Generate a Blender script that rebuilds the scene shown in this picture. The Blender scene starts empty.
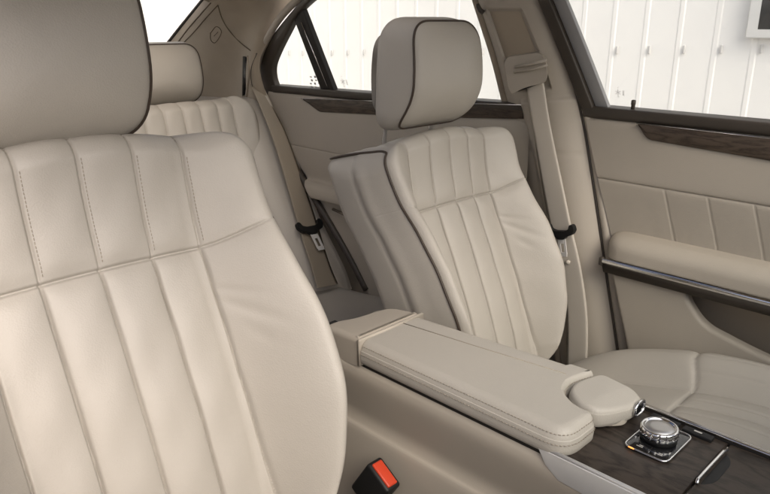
import bpy, bmesh, math
import numpy as np
from mathutils import Vector, Matrix

SC = bpy.context.scene
COL = SC.collection
EYE = 1.25                      # camera height above the car floor
rng = np.random.default_rng(7)

# ------------------------------------------------------------------ camera
FPX, CX, CY = 693.0, 385.0, 247.0
PITCH = math.atan2(227, 693); YAW = math.radians(45)
_F = np.array([math.cos(PITCH)*math.sin(YAW), math.cos(PITCH)*math.cos(YAW), -math.sin(PITCH)])
_R = np.array([math.cos(YAW), -math.sin(YAW), 0.0])
_U = np.cross(_R, _F)
cd = bpy.data.cameras.new('camera'); cam = bpy.data.objects.new('camera', cd); COL.objects.link(cam)
cd.sensor_width = 36; cd.lens = 36*FPX/770; cd.clip_start = 0.02; cd.clip_end = 500
cam.matrix_world = Matrix(((_R[0], _U[0], -_F[0], 0), (_R[1], _U[1], -_F[1], 0), (_R[2], _U[2], -_F[2], EYE), (0, 0, 0, 1)))
SC.camera = cam

def ray(u, v): return _F + (u-CX)/FPX*_R - (v-CY)/FPX*_U
def AX(u, v, X): r = ray(u, v); return r*(X/r[0])        # point of the place at lateral distance X (camera-relative z)
def AY(u, v, Y): r = ray(u, v); return r*(Y/r[1])
def AZ(u, v, Z): r = ray(u, v); return r*(Z/r[2])

# ------------------------------------------------------------------ materials
def mat(name, col, rough=.5, metal=0.0, spec=.5, vary=0.0, vscale=6.0, bump=0.0, bscale=300.0, coat=0.0, kind='noise', sheen=0.0):
    m = bpy.data.materials.new(name); m.use_nodes = True
    nt = m.node_tree; b = nt.nodes['Principled BSDF']
    b.inputs['Base Color'].default_value = (*col, 1); b.inputs['Roughness'].default_value = rough
    b.inputs['Metallic'].default_value = metal; b.inputs['Specular IOR Level'].default_value = spec
    b.inputs['Coat Weight'].default_value = coat; b.inputs['Coat Roughness'].default_value = .08
    if sheen: b.inputs['Sheen Weight'].default_value = sheen
    tc = nt.nodes.new('ShaderNodeTexCoord')
    if vary:
        n = nt.nodes.new('ShaderNodeTexNoise'); n.inputs['Scale'].default_value = vscale; n.inputs['Detail'].default_value = 5
        nt.links.new(tc.outputs['Object'], n.inputs['Vector'])
        r = nt.nodes.new('ShaderNodeValToRGB')
        r.color_ramp.elements[0].position = .3; r.color_ramp.elements[1].position = .7
        r.color_ramp.elements[0].color = (*[c*(1-vary) for c in col], 1); r.color_ramp.elements[1].color = (*[min(1, c*(1+vary*.6)) for c in col], 1)
        nt.links.new(n.outputs['Fac'], r.inputs['Fac']); nt.links.new(r.outputs['Color'], b.inputs['Base Color'])
        mr = nt.nodes.new('ShaderNodeMapRange'); mr.inputs['To Min'].default_value = rough-.05; mr.inputs['To Max'].default_value = rough+.07
        nt.links.new(n.outputs['Fac'], mr.inputs['Value']); nt.links.new(mr.outputs['Result'], b.inputs['Roughness'])
    if bump:
        bp = nt.nodes.new('ShaderNodeBump'); bp.inputs['Strength'].default_value = bump; bp.inputs['Distance'].default_value = .001
        if kind == 'leather':
            vo = nt.nodes.new('ShaderNodeTexVoronoi'); vo.inputs['Scale'].default_value = bscale
            nn = nt.nodes.new('ShaderNodeTexNoise'); nn.inputs['Scale'].default_value = 38; nn.inputs['Detail'].default_value = 6
            nt.links.new(tc.outputs['Object'], vo.inputs['Vector']); nt.links.new(tc.outputs['Object'], nn.inputs['Vector'])
            ma = nt.nodes.new('ShaderNodeMath'); ma.operation = 'MULTIPLY_ADD'; ma.inputs[1].default_value = .35
            nt.links.new(vo.outputs['Distance'], ma.inputs[0]); nt.links.new(nn.outputs['Fac'], ma.inputs[2])
            nt.links.new(ma.outputs['Value'], bp.inputs['Height'])
        else:
            nn = nt.nodes.new('ShaderNodeTexNoise'); nn.inputs['Scale'].default_value = bscale; nn.inputs['Detail'].default_value = 4
            nt.links.new(tc.outputs['Object'], nn.inputs['Vector']); nt.links.new(nn.outputs['Fac'], bp.inputs['Height'])
        nt.links.new(bp.outputs['Normal'], b.inputs['Normal'])
    return m

LEATHER = mat('cream_leather', (.425, .397, .35), .46, spec=.42, vary=.035, vscale=5, bump=.5, bscale=520, kind='leather')
DOORLEATHER = mat('door_leather', (.41, .37, .31), .5, spec=.4, vary=.04, vscale=5, bump=.5, bscale=520, kind='leather')
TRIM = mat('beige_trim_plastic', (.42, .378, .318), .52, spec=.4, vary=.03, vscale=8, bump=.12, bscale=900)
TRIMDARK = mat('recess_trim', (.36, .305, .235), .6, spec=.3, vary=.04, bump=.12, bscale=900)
FABRIC = mat('roof_fabric', (.34, .29, .225), .9, spec=.1, vary=.05, vscale=14, bump=.5, bscale=1400, sheen=.2)
PIPING = mat('dark_brown_piping', (.050, .036, .026), .5, spec=.4)
THREAD = mat('thread', (.31, .275, .225), .8, spec=.2)
DARKPLASTIC = mat('dark_brown_plastic', (.052, .043, .034), .45, spec=.45, vary=.08, bump=.15, bscale=900)
RUBBER = mat('black_rubber', (.018, .016, .014), .6, spec=.3)
BLACK = mat('black_plastic', (.012, .012, .012), .5, spec=.35)
GLOSSBLACK = mat('gloss_black', (.008, .008, .009), .12, spec=.5, coat=.5)
CHROME = mat('polished_chrome', (.82, .82, .82), .12, metal=1, vary=.02)
SILVER = mat('silver_painted_trim', (.72, .72, .71), .32, metal=.4, vary=.03, vscale=30)
SATIN = mat('satin_metal', (.66, .65, .64), .42, metal=1, vary=.04, vscale=30)
STEEL = mat('plain_steel', (.85, .84, .82), .45, metal=.35)
GREYFRAME = mat('grey_window_channel', (.30, .30, .30), .45, spec=.5, vary=.05)
RED = mat('red_button_plastic', (.62, .060, .022), .38, spec=.5, vary=.05)
SEAMDARK = mat('joint_brown', (.13, .105, .075), .8, spec=.2)  # plain dark brown for panel joints and the airbag mark
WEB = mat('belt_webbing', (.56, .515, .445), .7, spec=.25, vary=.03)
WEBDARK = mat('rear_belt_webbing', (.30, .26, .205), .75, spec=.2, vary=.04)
CARPET = mat('carpet', (.20, .17, .13), .95, spec=.1, vary=.2, vscale=90, bump=.8, bscale=600)
CLAD = mat('white_cladding_paint', (.86, .85, .83), .5, spec=.3, vary=.02, vscale=1.2)
WINFRAME = mat('white_window_frame', (.72, .72, .71), .5)
DARKPANE = mat('dark_window_pane', (.035, .036, .038), .15, spec=.6, vary=.15, vscale=4)
SCREW = mat('screw_head', (.56, .55, .54), .6)
ASPHALT = mat('pale_concrete', (.42, .41, .39), .9, spec=.2, vary=.25, vscale=3, bump=.8, bscale=60)
ETCH = mat('etched_glass_print', (.50, .49, .48), .8)
GLYPH = mat('button_print', (.45, .43, .40), .6)

def web_weave(m):                                     # fine twill across the belt
    nt = m.node_tree; b = nt.nodes['Principled BSDF']
    tc = nt.nodes.new('ShaderNodeTexCoord'); w = nt.nodes.new('ShaderNodeTexWave'); w.inputs['Scale'].default_value = 260
    w.bands_direction = 'DIAGONAL'
    nt.links.new(tc.outputs['Object'], w.inputs['Vector'])
    bp = nt.nodes.new('ShaderNodeBump'); bp.inputs['Strength'].default_value = .35; bp.inputs['Distance'].default_value = .0006
    nt.links.new(w.outputs['Fac'], bp.inputs['Height']); nt.links.new(bp.outputs['Normal'], b.inputs['Normal'])
web_weave(WEB); web_weave(WEBDARK)

def wood_mat(name, dark, light, stretch, rot=0):
    m = bpy.data.materials.new(name); m.use_nodes = True
    nt = m.node_tree; b = nt.nodes['Principled BSDF']
    tc = nt.nodes.new('ShaderNodeTexCoord'); mp = nt.nodes.new('ShaderNodeMapping')
    mp.inputs['Scale'].default_value = stretch; mp.inputs['Rotation'].default_value = (0, 0, rot)
    nt.links.new(tc.outputs['Object'], mp.inputs['Vector'])
    n1 = nt.nodes.new('ShaderNodeTexNoise'); n1.inputs['Scale'].default_value = 2.2; n1.inputs['Detail'].default_value = 3
    nt.links.new(mp.outputs['Vector'], n1.inputs['Vector'])
    mu = nt.nodes.new('ShaderNodeMath'); mu.operation = 'MULTIPLY'; mu.inputs[1].default_value = 9
    nt.links.new(n1.outputs['Fac'], mu.inputs[0])
    fr = nt.nodes.new('ShaderNodeMath'); fr.operation = 'PINGPONG'; fr.inputs[1].default_value = .5
    nt.links.new(mu.outputs[0], fr.inputs[0])
    n2 = nt.nodes.new('ShaderNodeTexNoise'); n2.inputs['Scale'].default_value = 60; n2.inputs['Detail'].default_value = 6
    nt.links.new(mp.outputs['Vector'], n2.inputs['Vector'])
    ad = nt.nodes.new('ShaderNodeMath'); ad.operation = 'MULTIPLY_ADD'; ad.inputs[1].default_value = 1.3
    nt.links.new(fr.outputs[0], ad.inputs[0]); nt.links.new(n2.outputs['Fac'], ad.inputs[2])
    r = nt.nodes.new('ShaderNodeValToRGB')
    r.color_ramp.elements[0].position = .35; r.color_ramp.elements[1].position = 1.05
    r.color_ramp.elements[0].color = (*dark, 1); r.color_ramp.elements[1].color = (*light, 1)
    nt.links.new(ad.outputs[0], r.inputs['Fac']); nt.links.new(r.outputs['Color'], b.inputs['Base Color'])
    b.inputs['Roughness'].default_value = .42; b.inputs['Specular IOR Level'].default_value = .3; b.inputs['Coat Weight'].default_value = .1; b.inputs['Coat Roughness'].default_value = .2
    return m
WOOD = wood_mat('dark_burr_walnut', (.014, .011, .009), (.046, .036, .029), (9, 2.2, 9), .25)
DOORWOOD = wood_mat('door_walnut', (.030, .022, .016), (.075, .056, .041), (2, 2, 14))

def glass_mat(name='clear_window_glass', tint=(.93, .955, .94)):
    m = bpy.data.materials.new(name); m.use_nodes = True
    nt = m.node_tree; nt.nodes.remove(nt.nodes['Principled BSDF']); out = nt.nodes['Material Output']
    tr = nt.nodes.new('ShaderNodeBsdfTransparent'); tr.inputs['Color'].default_value = (*tint, 1)
    gl = nt.nodes.new('ShaderNodeBsdfGlossy'); gl.inputs['Roughness'].default_value = .01
    lw = nt.nodes.new('ShaderNodeLayerWeight'); lw.inputs['Blend'].default_value = .5
    pw = nt.nodes.new('ShaderNodeMath'); pw.operation = 'POWER'; pw.inputs[1].default_value = 5
    fr = nt.nodes.new('ShaderNodeMath'); fr.operation = 'MULTIPLY_ADD'; fr.inputs[1].default_value = .5; fr.inputs[2].default_value = .025
    nt.links.new(lw.outputs['Facing'], pw.inputs[0]); nt.links.new(pw.outputs[0], fr.inputs[0])
    mx = nt.nodes.new('ShaderNodeMixShader')
    nt.links.new(fr.outputs[0], mx.inputs['Fac']); nt.links.new(tr.outputs[0], mx.inputs[1]); nt.links.new(gl.outputs[0], mx.inputs[2])
    nt.links.new(mx.outputs[0], out.inputs['Surface'])
    return m
GLASS = glass_mat(); TINTED = glass_mat('tinted_windscreen_glass', (.82, .85, .84)); ADDEDROOFTINT = glass_mat('added_roof_tint', (.78, .78, .77))
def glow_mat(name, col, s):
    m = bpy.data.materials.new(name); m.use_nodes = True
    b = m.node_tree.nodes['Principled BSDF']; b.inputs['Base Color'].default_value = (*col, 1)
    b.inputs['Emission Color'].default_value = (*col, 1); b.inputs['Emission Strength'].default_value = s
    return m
ORANGEGLINT = glow_mat('orange_reflection_glow', (1.0, .30, .06), 1.1)  # emission stands in for an orange lamp reflection, no lamp here

# ------------------------------------------------------------------ mesh helpers
def thing(name, label, cat, loc=(0, 0, 0), group=None):
    o = bpy.data.objects.new(name, None); COL.objects.link(o); o.location = (loc[0], loc[1], loc[2])
    o.empty_display_size = .05
    o['label'] = label; o['category'] = cat; o['kind'] = 'thing'
    if group: o['group'] = group
    return o

def link(name, verts, faces, m, parent=None, smooth=True, sharp=None, off=(0, 0, 0)):
    """verts are camera-relative in z unless the parent carries its own frame (off = what to subtract)"""
    me = bpy.data.meshes.new(name)
    V = np.asarray(verts, float) - np.asarray(off, float)
    me.from_pydata(V.tolist(), [], [tuple(int(i) for i in f) for f in faces]); me.materials.append(m)
    bm = bmesh.new(); bm.from_mesh(me); bmesh.ops.remove_doubles(bm, verts=bm.verts, dist=1e-6)
    bmesh.ops.recalc_face_normals(bm, faces=bm.faces)
    big = [f for f in bm.faces if len(f.verts) > 4]
    if big: bmesh.ops.triangulate(bm, faces=big, ngon_method='EAR_CLIP')
    bm.to_mesh(me); bm.free()
    for p in me.polygons: p.use_smooth = smooth
    if smooth and sharp: me.set_sharp_from_angle(angle=math.radians(sharp))
    o = bpy.data.objects.new(name, me); COL.objects.link(o)
    if parent: o.parent = parent
    return o

class Frame:
    """keeps the offset of a thing's Empty so parts are written in place (x, y, z relative to the camera eye)"""
    def __init__(s, root): s.root = root; s.off = np.array(root.location) - np.array([0, 0, EYE])
    def add(s, name, vf, m, parent=None, **k):
        return link(name, vf[0], vf[1], m, parent or s.root, off=s.off, **k)

def join(*vfs):
    V, Fc = [], []
    for v, f in vfs:
        n = len(V); V += [tuple(p) for p in v]; Fc += [tuple(i+n for i in q) for q in f]
    return V, Fc

def grid(P, flip=False):
    P = np.asarray(P, float); n, m = P.shape[:2]
    F = [(i*m+j, i*m+j+1, (i+1)*m+j+1, (i+1)*m+j) for i in range(n-1) for j in range(m-1)]
    return P.reshape(-1, 3), F

def cr(pts, n):
    """Catmull-Rom through points, n samples per span"""
    P = np.asarray(pts, float); P = np.vstack([2*P[0]-P[1], P, 2*P[-1]-P[-2]]); out = []
    for i in range(1, len(P)-2):
        for t in np.linspace(0, 1, n, endpoint=False):
            a, b, c, d = P[i-1], P[i], P[i+1], P[i+2]
            out.append(.5*((2*b)+(-a+c)*t+(2*a-5*b+4*c-d)*t*t+(-a+3*b-3*c+d)*t**3))
    out.append(P[-2]); return np.array(out)

def roundpoly(pts, r, n=6, closed=True):
    """2-D/3-D polygon with its corners rounded; r a number or one per corner"""
    P = [np.asarray(p, float) for p in pts]; N = len(P); out = []
    for i in range(N):
        ri = r[i] if hasattr(r, '__len__') else r
        if (not closed and i in (0, N-1)) or ri <= 0: out.append(P[i]); continue
        a, b, c = P[i-1], P[i], P[(i+1) % N]
        la, lc = np.linalg.norm(a-b), np.linalg.norm(c-b); d = min(ri, la*.48, lc*.48)
        p, q = b+(a-b)/la*d, b+(c-b)/lc*d
        for t in np.linspace(0, 1, n): out.append((1-t)**2*p+2*t*(1-t)*b+t*t*q)
    return np.array(out)

def tube(path, rad, seg=8, closed=False, cap=True):
    P = np.asarray(path, float); n = len(P); R = np.broadcast_to(np.asarray(rad, float), (n,))
    T = np.gradient(P, axis=0) if not closed else np.roll(P, -1, 0)-np.roll(P, 1, 0)
    T /= np.linalg.norm(T, axis=1)[:, None]+1e-12
    up = np.array([0, 0, 1.0]) if abs(T[0][2]) < .9 else np.array([1.0, 0, 0])
    N = np.cross(T[0], up); N /= np.linalg.norm(N); V = []
    for i in range(n):
        N = N-T[i]*np.dot(N, T[i]); N /= np.linalg.norm(N); B = np.cross(T[i], N)
        for k in range(seg):
            a = 2*math.pi*k/seg; V.append(P[i]+R[i]*(math.cos(a)*N+math.sin(a)*B))
    F = [(i*seg+k, i*seg+(k+1) % seg, ((i+1) % n)*seg+(k+1) % seg, ((i+1) % n)*seg+k) for i in range(n if closed else n-1) for k in range(seg)]
    if cap and not closed: F += [tuple(range(seg)), tuple((n-1)*seg+k for k in range(seg))]
    return V, F

def sweep(prof, frames, cap=True):
    """closed 2-D profile carried through frames (origin, axis a, axis b)"""
    V = []; m = len(prof)
    for o, a, b in frames:
        o, a, b = map(lambda q: np.asarray(q, float), (o, a, b))
        for p in prof: V.append(o+a*p[0]+b*p[1])
    n = len(frames)
    F = [(i*m+k, i*m+(k+1) % m, (i+1)*m+(k+1) % m, (i+1)*m+k) for i in range(n-1) for k in range(m)]
    if cap: F += [tuple(range(m)), tuple((n-1)*m+k for k in range(m))]
    return V, F

def prism(poly, fmap, t, bev=.002, seg=3, face_in=True):
    """polygon (p, q) -> fmap(p, q, d) with thickness d in [0, t]; the d = t face carries a rounded edge"""
    P = np.asarray(poly, float); n = len(P)
    area = np.sum(P[:, 0]*np.roll(P[:, 1], -1)-np.roll(P[:, 0], -1)*P[:, 1])
    if area < 0: P = P[::-1]
    e = np.roll(P, -1, 0)-P; e /= np.linalg.norm(e, axis=1)[:, None]+1e-12
    nrm = np.stack([-e[:, 1], e[:, 0]], 1); vn = nrm+np.roll(nrm, 1, 0)
    vn /= np.maximum(np.sum(vn*nrm, 1)[:, None], .35)
    rings = [(0, 0)]
    for k in range(seg+1):
        a = math.pi/2*k/seg; rings.append((bev*(1-math.cos(a)), t-bev+bev*math.sin(a)))
    V = []
    for ins, d in rings:
        for p, q in zip(P, vn): w = p+q*ins; V.append(fmap(w[0], w[1], d))
    m = len(rings)
    F = [(i*n+k, i*n+(k+1) % n, (i+1)*n+(k+1) % n, (i+1)*n+k) for i in range(m-1) for k in range(n)]
    F += [tuple(range(n)), tuple((m-1)*n+k for k in range(n))]
    return V, F

def rbox(c, size, r, rot=None, seg=4):
    bm = bmesh.new(); bmesh.ops.create_cube(bm, size=1); bmesh.ops.scale(bm, vec=size, verts=bm.verts)
    bmesh.ops.bevel(bm, geom=list(bm.edges), offset=min(r, min(size)*.49), segments=seg, affect='EDGES', profile=.5)
    if rot is not None: bmesh.ops.transform(bm, matrix=rot.to_4x4(), verts=bm.verts)
    V = [np.array(v.co)+np.asarray(c) for v in bm.verts]; bm.verts.index_update()
    F = [tuple(v.index for v in f.verts) for f in bm.faces]; bm.free(); return V, F

def lathe(prof, c, axis=(0, 0, 1), seg=48, rmod=None):
    ax = Vector(axis).normalized(); q = Vector((0, 0, 1)).rotation_difference(ax).to_matrix(); V = []
    for r, z in prof:
        for k in range(seg):
            a = 2*math.pi*k/seg; rr = r*(rmod(a, r, z) if rmod else 1)
            V.append(np.array(q @ Vector((rr*math.cos(a), rr*math.sin(a), z)))+np.asarray(c))
    n = len(prof)
    F = [(i*seg+k, i*seg+(k+1) % seg, (i+1)*seg+(k+1) % seg, (i+1)*seg+k) for i in range(n-1) for k in range(seg)]
    F += [tuple(range(seg)), tuple((n-1)*seg+k for k in range(seg))]
    return V, F

def stitches(path, normals, side, pitch=.0058, length=.0040, rad=.00062, lift=.0004):
    """short thread capsules along a path"""
    P = np.asarray(path, float); N = np.asarray(normals, float)
    d = np.r_[0, np.cumsum(np.linalg.norm(np.diff(P, axis=0), axis=1))]; out = []
    for q in np.arange(pitch/2, d[-1]-pitch/2, pitch):
        f = lambda t: np.array([np.interp(t, d, P[:, i]) for i in range(3)])
        nn = np.array([np.interp(q, d, N[:, i]) for i in range(3)]); nn /= np.linalg.norm(nn)
        a, b = f(q-length/2), f(q+length/2); t = b-a; t /= np.linalg.norm(t)+1e-9
        sd = np.cross(t, nn)*side
        ps = [a+nn*(lift-rad*.9)+sd, a+t*length*.2+nn*(lift+rad*.3)+sd, b-t*length*.2+nn*(lift+rad*.3)+sd, b+nn*(lift-rad*.9)+sd]
        out.append(tube(ps, [rad*.6, rad, rad, rad*.6], 5))
    return join(*out)

sstep = lambda x, a, b: (lambda t: t*t*(3-2*t))(np.clip((x-a)/(b-a), 0, 1))
def spl(x, xs, ys):
    """smooth interpolation through control values"""
    xs, ys = np.asarray(xs, float), np.asarray(ys, float)
    m = np.gradient(ys, xs); x = np.clip(x, xs[0], xs[-1]); i = np.clip(np.searchsorted(xs, x)-1, 0, len(xs)-2)
    h = xs[i+1]-xs[i]; t = (x-xs[i])/h
    return (2*t**3-3*t**2+1)*ys[i]+(t**3-2*t**2+t)*h*m[i]+(-2*t**3+3*t**2)*ys[i+1]+(t**3-t**2)*h*m[i+1]

# ------------------------------------------------------------------ seat back (shared builder)
class SeatBack:
    def __init__(s, S, wk, grooves, seam, bol, thick, k, R=.04, rc=.045, amp=.008, na=320, ns=190, side_crease=True, lean=None, seam_rise=.012, upper=True, rt=None, arch=0.0, rear_lift=0.0, outer_bolster=1.0):
        s.__dict__.update(locals()); s.th = math.atan(k)
    def w(s, q):
        q = np.asarray(q, float); w0 = spl(q, *s.wk); t = np.clip(q-(s.S-s.rc), 0, s.rc)
        return w0-s.rc+np.sqrt(np.maximum(s.rc**2-t**2, 0))
    def border(s, n=240):
        # dense at the top corner
        q = np.r_[np.linspace(0, s.S-s.rc, n, endpoint=False), s.S-s.rc+s.rc*np.sin(np.linspace(0, math.pi/2, 14))]
        w = s.w(q); L = np.stack([-w, q], 1); Rr = np.stack([w, q], 1)[::-1]
        m = np.stack([np.linspace(-w[-1], w[-1], 40)[1:-1], np.full(38, s.S)], 1)
        return np.vstack([L, m, Rr]), len(q)
    def edge(s, a, q):
        B, _ = s.border(90); A = np.stack([a, q], -1).reshape(-1, 2); out = np.full(len(A), 9.0)
        for i in range(len(B)-1):
            p, d = B[i], B[i+1]-B[i]; L = d@d
            if L < 1e-14: continue
            t = np.clip(((A-p)@d)/L, 0, 1); out = np.minimum(out, np.hypot(*(A-p-t[:, None]*d).T))
        return out.reshape(np.shape(a))
    def seam_s(s, a):
        g = abs(s.grooves[-1]); return s.seam+s.seam_rise*sstep(np.abs(a), g, g+.10)
    def front(s, a, q):
        a, q = np.asarray(a, float), np.asarray(q, float)
        g = np.array(s.grooves); gmax = abs(g).max(); w = s.w(q)
        d = spl(q, [0, .12, .25, .38, .485, .58, s.S], [.0, .012, .018, .014, .010, .024, .044])
        d = d-.010*np.clip(np.abs(a)/gmax, 0, 1)**2                      # gentle hollow across the insert
        B = spl(q, *s.bol)*np.where(a < 0, s.outer_bolster, 1.0)
        d = d+B*sstep(np.abs(a), gmax-.016, np.maximum(w-.006, gmax+.03))
        # pillows between the grooves
        aa = np.abs(a)
        idx = np.clip(np.searchsorted(g, a)-1, 0, len(g)-2); lo, hi = g[idx], g[idx+1]
        t = np.clip((a-lo)/(hi-lo), 0, 1)*2-1
        low = q < s.seam_s(a)
        A = np.where(low, s.amp*1.45, s.amp)
        pil = A*(1-np.abs(t)**2.6)*(np.abs(a) <= gmax)
        outp = s.amp*.8*(1-np.exp(-(aa-gmax)/.012))*(aa > gmax)            # bolster side of the outer groove
        ds = np.abs(q-s.seam_s(a))
        ef = 1-sstep(aa, w-.040, w-.010)                                     # seams die out before the corded edge
        fade = 1-np.exp(-(ds/.012)**1.3)*.75*ef
        fadebot = sstep(q, .0, .05)
        d = d+(pil+outp)*fade*fadebot
        for gg in g:
            d = d-np.where(low, .0078, .0050)*np.exp(-((a-gg)/.0015)**2)*(1-.5*np.exp(-ds/.006))*np.where(low, 1, .8)
        d = d-.0052*np.exp(-(ds/.0020)**2)*(.25+.75*ef)
        d = d-.0030*np.exp(-(ds/.012)**2)*ef
        # soft creases in the stretched hide beside the outer groove
        for side in (-1, 1):
            for (a0, s0, L, wd, am, tl) in ((.140, .418, .022, .0042, .0034, -.55), (.147, .388, .030, .0055, .0040, -.86), (.150, .352, .018, .006, .0022, -1.05)):
                x, y = side*a-a0, q-s0; p = x*math.cos(tl)+y*math.sin(tl); r = -x*math.sin(tl)+y*math.cos(tl)
                d = d-am*np.exp(-(p/L)**2-(r/wd)**2)*(side*a > gmax)
        d = d+.0010*np.sin(a*37+q*23+1.3)*np.sin(q*41-a*17)+.0006*np.sin(a*91-q*63)
        return d
    def surf(s, a, q):
        e = s.edge(a, q); R = s.R
        # larger roll along the top
        rt = s.rt or R*1.25
        Rr = R+(rt-R)*sstep(np.asarray(q), s.S-.06, s.S-.015)*(1-sstep(np.abs(a), .62*s.w(q), .96*s.w(q)))
        x = np.clip(Rr-e, 0, Rr); drop = Rr-np.sqrt(np.maximum(Rr**2-x**2, 0))
        return s.front(a, q)-drop
    def T(s, a, q, d):
        c, n = math.cos(s.th), math.sin(s.th)
        a, q, d = np.broadcast_arrays(a, q, d)
        q = q-s.arch*sstep(q, s.S-.22, s.S)*np.clip(np.abs(a)/.2, 0, 1.3)**2
        return np.stack([a, q*n-d*c, q*c+d*n], -1)
    def body(s):
        q = np.unique(np.r_[np.linspace(0, s.S-s.rc, s.ns-26), s.seam+np.linspace(-.012, .026, 30), s.S-s.rc+s.rc*np.sin(np.linspace(0, math.pi/2, 14))])
        u = np.linspace(-1, 1, s.na); u = np.sign(u)*(1-(1-np.abs(u))**1.25)
        A = u[None, :]*s.w(q)[:, None]; Q = np.repeat(q[:, None], s.na, 1)
        D = s.surf(A, Q); P = s.T(A, Q, D); V1, F1 = grid(P)
        # side wall
        L = np.stack([A[:, 0], Q[:, 0], D[:, 0]], 1); Tp = np.stack([A[-1], Q[-1], D[-1]], 1); Rg = np.stack([A[:, -1], Q[:, -1], D[:, -1]], 1)[::-1]
        Bd = np.vstack([L, Tp[1:-1], Rg]); t2 = np.gradient(Bd[:, :2], axis=0); t2 /= np.linalg.norm(t2, axis=1)[:, None]+1e-9
        nr = np.stack([-t2[:, 1], t2[:, 0]], 1)
        th = spl(Bd[:, 1], *s.thick); rows = []
        for f in np.r_[0, np.linspace(.02, 1, 34)]:
            o = .010*math.sin(math.pi*f**.8)
            if s.side_crease:
                o = o-.0036*math.exp(-((f-.46)/.030)**2)+.0035*math.exp(-((f-.36)/.08)**2)
            o -= .035*max(0, f-.78)**2/.0484
            # the crease only on the flanks, not over the top
            flank = np.clip((s.S-Bd[:, 1])/.04, 0, 1)
            oo = o*(.35+.65*flank)
            dd = Bd[:, 2]-th*f
            rows.append(s.T(Bd[:, 0]+nr[:, 0]*oo, Bd[:, 1]+nr[:, 1]*oo-.006*(f**3)*(1-flank)+s.rear_lift*f*sstep(np.abs(Bd[:, 0]), .14, .19)*sstep(Bd[:, 1], s.S-.22, s.S), dd))
        V2, F2 = grid(np.array(rows))
        m = len(Bd); last = len(V2)-m; nl = len(L)
        capf = []
        for j in range(nl-1):
            capf.append((last+j, last+j+1, last+m-2-j, last+m-1-j))
        capf.append(tuple(last+i for i in range(nl-1, m-nl+1)))
        return join((V1, F1), (V2, F2+capf))
    def piping(s, sides=(-1, 1), rad=.0026, turn=True):
        out = []
        for sd in sides:
            q = np.r_[np.linspace(.0, s.S-s.rc, 120, endpoint=False), s.S-s.rc+s.rc*np.sin(np.linspace(0, 1.05, 8))]
            w = s.w(q); d = s.front(sd*w, q)-s.R
            P = list(s.T(sd*(w+.0008), q, d))
            if turn:                                                  # over the shoulder and back along the flank's top edge
                th = float(spl(s.S, *s.thick)); a1, q1, d1 = sd*w[-1], q[-1], d[-1]
                for f in np.linspace(.08, .93, 14):
                    P.append(s.T(a1+sd*(.004*math.sin(math.pi*f)), q1+.005*math.sin(math.pi*f)+s.rear_lift*f*sstep(abs(a1), .14, .19), d1-th*f))
            out.append(tube(cr(P[::2], 3), rad, 8))
        return join(*out)
    def seam_path(s, line, lo, hi, n=60):
        q = np.linspace(lo, hi, n); a = np.full(n, line); d = s.surf(a, q); P = s.T(a, q, d)
        e = .003; da = (s.surf(a+e, q)-s.surf(a-e, q))/(2*e); N = s.T(-da, np.zeros(n), np.ones(n)); return P, N

# ------------------------------------------------------------------ front seats
KREC = .40
back = SeatBack(S=.645, k=KREC,
    wk=([0, .05, .11, .16, .22, .27, .32, .38, .45, .485, .54, .60, .645], [.085, .120, .158, .180, .196, .204, .208, .208, .205, .205, .206, .208, .209]),
    grooves=[-.125, -.0625, 0, .0625, .125], seam=.485,
    bol=([0, .09, .20, .31, .40, .485, .56, .61, .645], [.048, .080, .110, .118, .103, .076, .050, .035, .022]),
    thick=([0, .2, .45, .645], [.23, .22, .205, .195]), R=.020, rc=.030, rt=.040, amp=.0046, seam_rise=.024, na=460, arch=.031, rear_lift=.030, outer_bolster=.74)
ROOT0 = np.array([.310, .335, .18])
HIP = np.array([.310, .603, -.732])

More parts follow.
